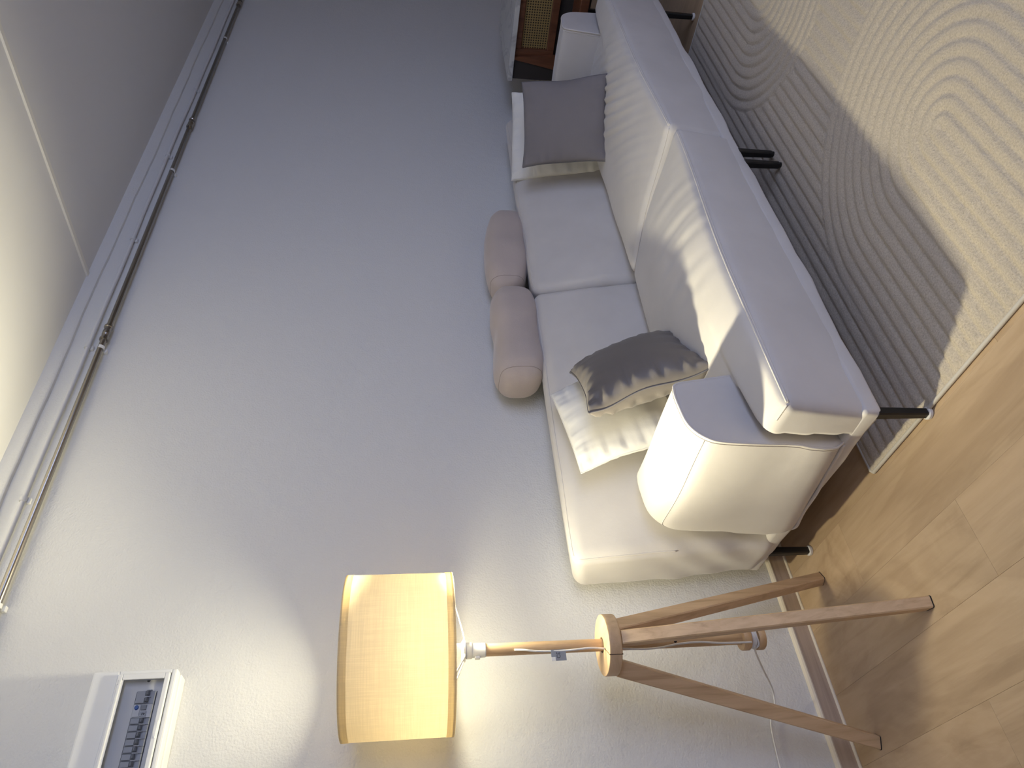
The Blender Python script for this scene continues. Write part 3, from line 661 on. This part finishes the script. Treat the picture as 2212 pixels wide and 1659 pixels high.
# ================================================================== throw pillows
def pillow(name, label, w_, h_, T, pos, n, X, m, pm, wr=0.004, seed=1, pinch=0.05, group=None, fold=None, rim=0.003, corner=0.0, pw=0.42, hem=0.0):
    n = np.array(n, float); n /= np.linalg.norm(n); X = np.array(X, float); X -= n * (X @ n); X /= np.linalg.norm(X); Z = np.cross(X, -n)
    if Z[2] < 0: Z = -Z
    pos = np.array(pos, float); N = 56
    t = np.sin(np.linspace(-1, 1, N + 1) * math.pi / 2); U, V = np.meshgrid(t, t, indexing='ij'); U = U.ravel(); V = V.ravel()
    r = np.random.RandomState(seed)
    def shape(U, V, sg):
        x = w_ / 2 * U * (1 - pinch * (1 - V * V)); z = h_ / 2 * V * (1 - pinch * (1 - U * U))
        th = T * np.clip((1 - np.abs(U) ** 2.2) * (1 - np.abs(V) ** 2.2), 0, 1) ** pw
        eu = 1 - np.abs(U); ev = 1 - np.abs(V)
        Q = np.stack([U * w_ * 5, V * h_ * 5, 0 * U + sg], 1)
        rip = (np.sin(21 * V + 3 * waves(Q, 1.4, seed)) + .6 * np.sin(37 * V + seed)) * np.exp(-eu / .17) * np.clip(eu * 14, 0, 1)
        rip += (np.sin(19 * U + 3 * waves(Q, 1.4, seed + 3)) + .6 * np.sin(41 * U + seed)) * np.exp(-ev / .17) * np.clip(ev * 14, 0, 1)
        th = th + wr * rip + wr * 0.5 * waves(Q, 2.2, seed + 7) * np.clip(eu * 5, 0, 1) * np.clip(ev * 5, 0, 1)
        edge = 0.006 * np.sin(5 * U + seed) * (1 - np.clip(ev * 4, 0, 1)) + 0.006 * np.sin(5 * V + 2 * seed) * (1 - np.clip(eu * 4, 0, 1))
        W = np.stack([x, -sg * th + edge, z], 1)
        if fold is not None: W = fold(W, U, V)
        return pos + W[:, :1] * X + W[:, 1:2] * (-n) + W[:, 2:3] * Z
    F_ = shape(U, V, 1); Bk = shape(U, V, -1)
    vid = lambda i, j: i * (N + 1) + j
    edge_idx = lambda i, j: i in (0, N) or j in (0, N)
    K = (N + 1) ** 2; vs_ = list(F_) + list(Bk); fs = []
    mp = [(vid(i, j) if edge_idx(i, j) else K + vid(i, j)) for i in range(N + 1) for j in range(N + 1)]
    for i in range(N):
        for j in range(N):
            fs.append((vid(i, j), vid(i + 1, j), vid(i + 1, j + 1), vid(i, j + 1)))
            fs.append((mp[vid(i, j)], mp[vid(i, j + 1)], mp[vid(i + 1, j + 1)], mp[vid(i + 1, j)]))
    root = empty(name, tuple(pos)); tag(root, label, 'cushion', group)
    cov = mesh_obj('cover', vs_, fs, m, root, smooth=True); local(cov, root)
    b = bmesh.new(); b.from_mesh(cov.data); loose = [q for q in b.verts if not q.link_faces]; bmesh.ops.delete(b, geom=loose, context='VERTS'); bmesh.ops.recalc_face_normals(b, faces=b.faces); b.to_mesh(cov.data); b.free()
    ring = [vid(i, 0) for i in range(N)] + [vid(N, j) for j in range(N)] + [vid(i, N) for i in range(N, 0, -1)] + [vid(0, j) for j in range(N, 0, -1)]
    local(MB().tube([F_[i] for i in ring], rim, 8, closed=True).build('seam_edge', pm, root), root)
    return root
def scl(p, k): c = np.array([0, -2.1895, 1.30]); return tuple(c + (np.array(p) - c) * k)
pillow('throw_pillow', 'plain grey square cushion leaning upright at the far end of the sofa', 0.385, 0.385, 0.050, scl((3.638, -0.226, 0.486), 0.815), (-.644, -.684, .343), (.734, -.679, .024), GREY_F, GREY_P, wr=0.0026, seed=4, pinch=0.065, rim=0.0034)
pillow('throw_pillow', 'white cushion half hidden behind the plain grey square cushion', 0.455, 0.44, 0.045, scl((3.031, -0.494, 0.65), 1.045), (-.506, -.80, .321), (.841, -.54, -.021), WHITE_F, WHITE_F, wr=0.0045, seed=12, pinch=0.02, rim=0.0022, pw=0.3)
pillow('throw_pillow', 'dark grey satin cushion with creased edges resting against the near armrest', 0.385, 0.385, 0.082, scl((1.65, -0.375, 0.521), 0.90), (.465, -.795, .39), (.874, .484, -.055), SATIN, GREY_P, wr=0.0062, seed=21, pinch=0.085, rim=0.0032)
TL, TR, BLc = np.array((1.236, -.35, .776)), np.array((1.592, -.315, .827)), np.array((1.225, -.42, .592))
Xv = (TR - TL) / np.linalg.norm(TR - TL); Zv = TL - BLc; Zv -= Xv * (Zv @ Xv); Zv /= np.linalg.norm(Zv); nv = np.cross(Xv, Zv)
W_, H_ = 0.36, 0.36
pillow('throw_pillow', 'crumpled white cushion leaning on the backrest behind the dark satin cushion', W_, H_, 0.050, (TL + TR) / 2 - Zv * H_ / 2, nv, Xv, WHITE_F, WHITE_F, wr=0.0036, seed=33, pinch=0.03, rim=0.0024)

# two chunky plush bolsters on top of the backrest
def bolster(label, x0, x1, zc, hz, yc, hy, seed, tilt):
    nS, nR = 60, 40; rings = []
    for i, s_ in enumerate(np.sin(np.linspace(-1, 1, nS + 1) * math.pi / 2)):
        e = max(0.0, 1 - abs(s_) ** 5.0) ** (1 / 2.6); e = max(e, 0.015)
        x = (x0 + x1) / 2 + s_ * (x1 - x0) / 2
        ring = []
        for k in range(nR):
            a = 2 * math.pi * k / nR; c, sn = math.cos(a), math.sin(a); p_ = 2 / 2.9
            ring.append((x, yc + hy * e * math.copysign(abs(c) ** p_, c), zc + tilt * s_ + hz * e * math.copysign(abs(sn) ** p_, sn)))
        R_ = np.array(ring); dirn = R_ - np.array([x, yc, zc + tilt * s_]); L_ = np.linalg.norm(dirn, axis=1)[:, None] + 1e-6
        amp = 0.0080 * waves(R_, 17, seed) + 0.003 * waves(R_, 34, seed + 5) + 0.0025 * waves(R_, 70, seed + 1) * np.exp(-((abs(s_) - .78) / .2) ** 2)
        mid = -0.004 * np.exp(-((s_ - .05) / .16) ** 2)
        ring_w = R_ + dirn / L_ * (amp + mid)[:, None] * e
        rings.append(ring_w)
    o = empty('bolster_cushion', ((x0 + x1) / 2, yc, zc - hz)); tag(o, label, 'cushion')
    local(MB().loft(rings, smooth=True).build('cover', TAUPE, o), o)
    local(MB().tube(rings[11], 0.0011, 6, closed=True).build('seam', mat('taupe_seam', (0.38, 0.31, 0.26), .95), o), o)
bolster('taupe plush bolster lying on the backrest, the nearer of two', 1.760, 2.305, 0.890, 0.099, -0.130, 0.108, 71, -0.008)
bolster('taupe plush bolster lying on the backrest, the farther of two', 2.312, 2.880, 0.882, 0.095, -0.118, 0.098, 83, -0.018)

# ================================================================== rug with carved arches
RGX0, RGX1, RGY0, RGY1 = 1.042, 3.34, -2.22, -0.616
step = 0.0062
xs = np.arange(RGX0, RGX1 + step / 2, step); ys = np.arange(RGY0, RGY1 + step / 2, step)
GX, GY = np.meshgrid(xs, ys, indexing='ij')
def stad(cx, cy, sgn): # distance to a half line: open towards -x (sgn=1) or +x (sgn=-1)
    dx = np.maximum(sgn * (GX - cx), 0); return np.sqrt(dx * dx + (GY - cy) ** 2)
pitch = 0.0405
def ripple(d):
    t = (d / pitch) % 1.0
    return 0.0062 * np.where(t < 0.30, np.sin(np.pi * t / 0.30 * 0.5), np.cos(np.pi * (t - 0.30) / 0.70 * 0.5) ** 0.7)
hA = stad(1.54, -1.40, 1); hB = stad(2.80, -1.30, -1); hC = stad(1.95, -2.35, -1)
Zr = ripple(np.abs(GY + 0.60))
Zr = np.where(hC < 0.62, ripple(0.62 - hC), Zr)
Zr = np.where(hB < 0.475, ripple(0.475 - hB), Zr)
Zr = np.where(hA < 0.525, ripple(0.525 - hA), Zr)
ed = np.minimum(np.minimum(GX - RGX0, RGX1 - GX), np.minimum(GY - RGY0, RGY1 - GY))
Zr = Zr * np.clip(ed / 0.02, 0, 1) + 0.0085
Zr += rng.uniform(-.0009, .0009, Zr.shape)
Zr = np.where(ed < 1e-4, 0.006, Zr)
nx, ny = Zr.shape
V = np.stack([GX.ravel(), GY.ravel(), Zr.ravel()], 1)
I, J = np.meshgrid(np.arange(nx - 1), np.arange(ny - 1), indexing='ij'); I = I.ravel(); J = J.ravel()
Fq = np.stack([I * ny + J, (I + 1) * ny + J, (I + 1) * ny + J + 1, I * ny + J + 1], 1)
RUG = mat('greige_pile', (0.52, 0.475, 0.41), 0.95, sheen=0.25, spec=0.1); vrug = coords(RUG)
nn_ = nd(RUG, 'ShaderNodeTexNoise', Scale=210.0, Detail=3, Roughness=0.7); lk(RUG, vrug, nn_.inputs['Vector'])
lk(RUG, ramp(RUG, nn_.outputs[0], [(0.3, (0.42, 0.36, 0.285)), (0.65, (0.60, 0.525, 0.42))]), bsdf(RUG).inputs['Base Color'])
bb_ = nd(RUG, 'ShaderNodeBump', Strength=0.8, Distance=0.003); lk(RUG, nn_.outputs[0], bb_.inputs['Height']); lk(RUG, bb_.outputs[0], bsdf(RUG).inputs['Normal'])
rug = empty('rug', ((RGX0 + RGX1) / 2, (RGY0 + RGY1) / 2, 0)); tag(rug, 'greige carved-pile rug with nested arch ridges under the sofa front', 'rug')
me = bpy.data.meshes.new('pile'); me.vertices.add(len(V)); me.vertices.foreach_set('co', V.ravel())
me.loops.add(len(Fq) * 4); me.loops.foreach_set('vertex_index', Fq.ravel()); me.polygons.add(len(Fq)); me.polygons.foreach_set('loop_start', np.arange(len(Fq)) * 4)
me.update(calc_edges=True); me.validate(); me.polygons.foreach_set('use_smooth', [True] * len(me.polygons)); me.materials.append(RUG)
po = bpy.data.objects.new('pile', me); COL.objects.link(po); po.parent = rug; local(po, rug)
local(MB().box(RGX0 + .002, RGX1 - .002, RGY0 + .002, RGY1 - .002, 0.0005, 0.0062).build('backing', mat('rug_backing', (0.35, 0.32, 0.27), .9), rug), rug)
bord = [(RGX0, RGY0, .0062), (RGX1, RGY0, .0062), (RGX1, RGY1, .0062), (RGX0, RGY1, .0062)]
bp_ = []
for i in range(4):
    a_, b_ = np.array(bord[i]), np.array(bord[(i + 1) % 4]); bp_ += [a_ + (b_ - a_) * t for t in np.linspace(0.004, 0.996, 30)]
local(MB().tube(bp_, 0.0055, 8, closed=True).build('bound_edge', fabric_material('rug_binding', (0.56, 0.52, 0.46), .95, .1), rug), rug)

# ================================================================== far end: marble-topped cane sideboard and a stool
sb = empty('sideboard', (4.3, -0.75, 0)); tag(sb, 'reddish wooden sideboard with woven cane panel and white marble top', 'sideboard')
def B(o): return local(o, sb)
B(MB().box(3.965, 4.66, -1.30, -0.276, 0.755, 0.782, .003).build('marble_top', MARBLE, sb))
B(MB().box(4.045, 4.60, -1.26, -0.30, 0.36, 0.754).build('carcass', DARKW, sb))
fy0, fy1, fz0, fz1 = -1.20, -0.405, 0.535, 0.754
B(MB().box(4.0, 4.035, fy0, fy0 + .04, fz0, fz1, .003).build('stile', WALNUT, sb))
B(MB().box(4.0, 4.035, fy1 - .040, fy1, fz0, fz1, .003).build('stile', WALNUT, sb))
B(MB().box(4.0, 4.035, fy0 + .04, fy1 - .04, fz1 - .034, fz1, .003).build('rail', WALNUT, sb))
B(MB().box(4.0, 4.035, fy0 + .04, fy1 - .04, fz0, fz0 + .040, .003).build('rail', WALNUT, sb))
cane = MB(); cy0, cy1, cz0, cz1 = fy0 + .04, fy1 - .04, fz0 + .04, fz1 - .034
for y in np.arange(cy0, cy1, 0.0135): cane.box(4.020, 4.0225, y, y + .0062, cz0, cz1)
for z in np.arange(cz0, cz1, 0.0135): cane.box(4.0195, 4.0220, cy0, cy1, z, z + .0062)
co = B(cane.build('cane_panel', CANE, sb)); co['kind'] = 'stuff'
B(MB().box(3.985, 4.044, -0.400, -0.283, 0.30, 0.7545).build('side_panel', DARKW, sb))
# slanting strut from the top corner down towards the wall side
B(MB().loft([[(3.980, -0.405, .754), (3.999, -0.405, .754), (3.999, -0.392, .754), (3.980, -0.392, .754)], [(3.980, -0.43, .50), (3.999, -0.43, .50), (3.999, -0.345, .50), (3.980, -0.345, .50)]]).build('strut', WALNUT, sb))
for X, Y in ((4.06, -0.34), (4.57, -0.34), (4.06, -1.22), (4.57, -1.22)):
    B(MB().loft([[(X + a * .014, Y + b * .014, 0) for a, b in ((-1, -1), (1, -1), (1, 1), (-1, 1))], [(X + a * .02, Y + b * .02, .36) for a, b in ((-1, -1), (1, -1), (1, 1), (-1, 1))]]).build('leg', WALNUT, sb))
st = empty('stool', (3.98, -0.86, 0)); tag(st, 'low wooden stool with black legs at the edge beside the sofa', 'stool')
def T_(o): return local(o, st)
T_(MB().box(3.80, 3.99, -1.07, -0.664, 0.425, 0.470, .004).build('seat', WALNUT, st))
for X, Y in ((3.97, -0.684), (3.97, -1.05), (3.82, -1.05), (3.82, -0.684)):
    T_(MB().box(X - .011, X + .011, Y - .011, Y + .011, 0.0, 0.426, .002).build('leg', BLACKM, st))
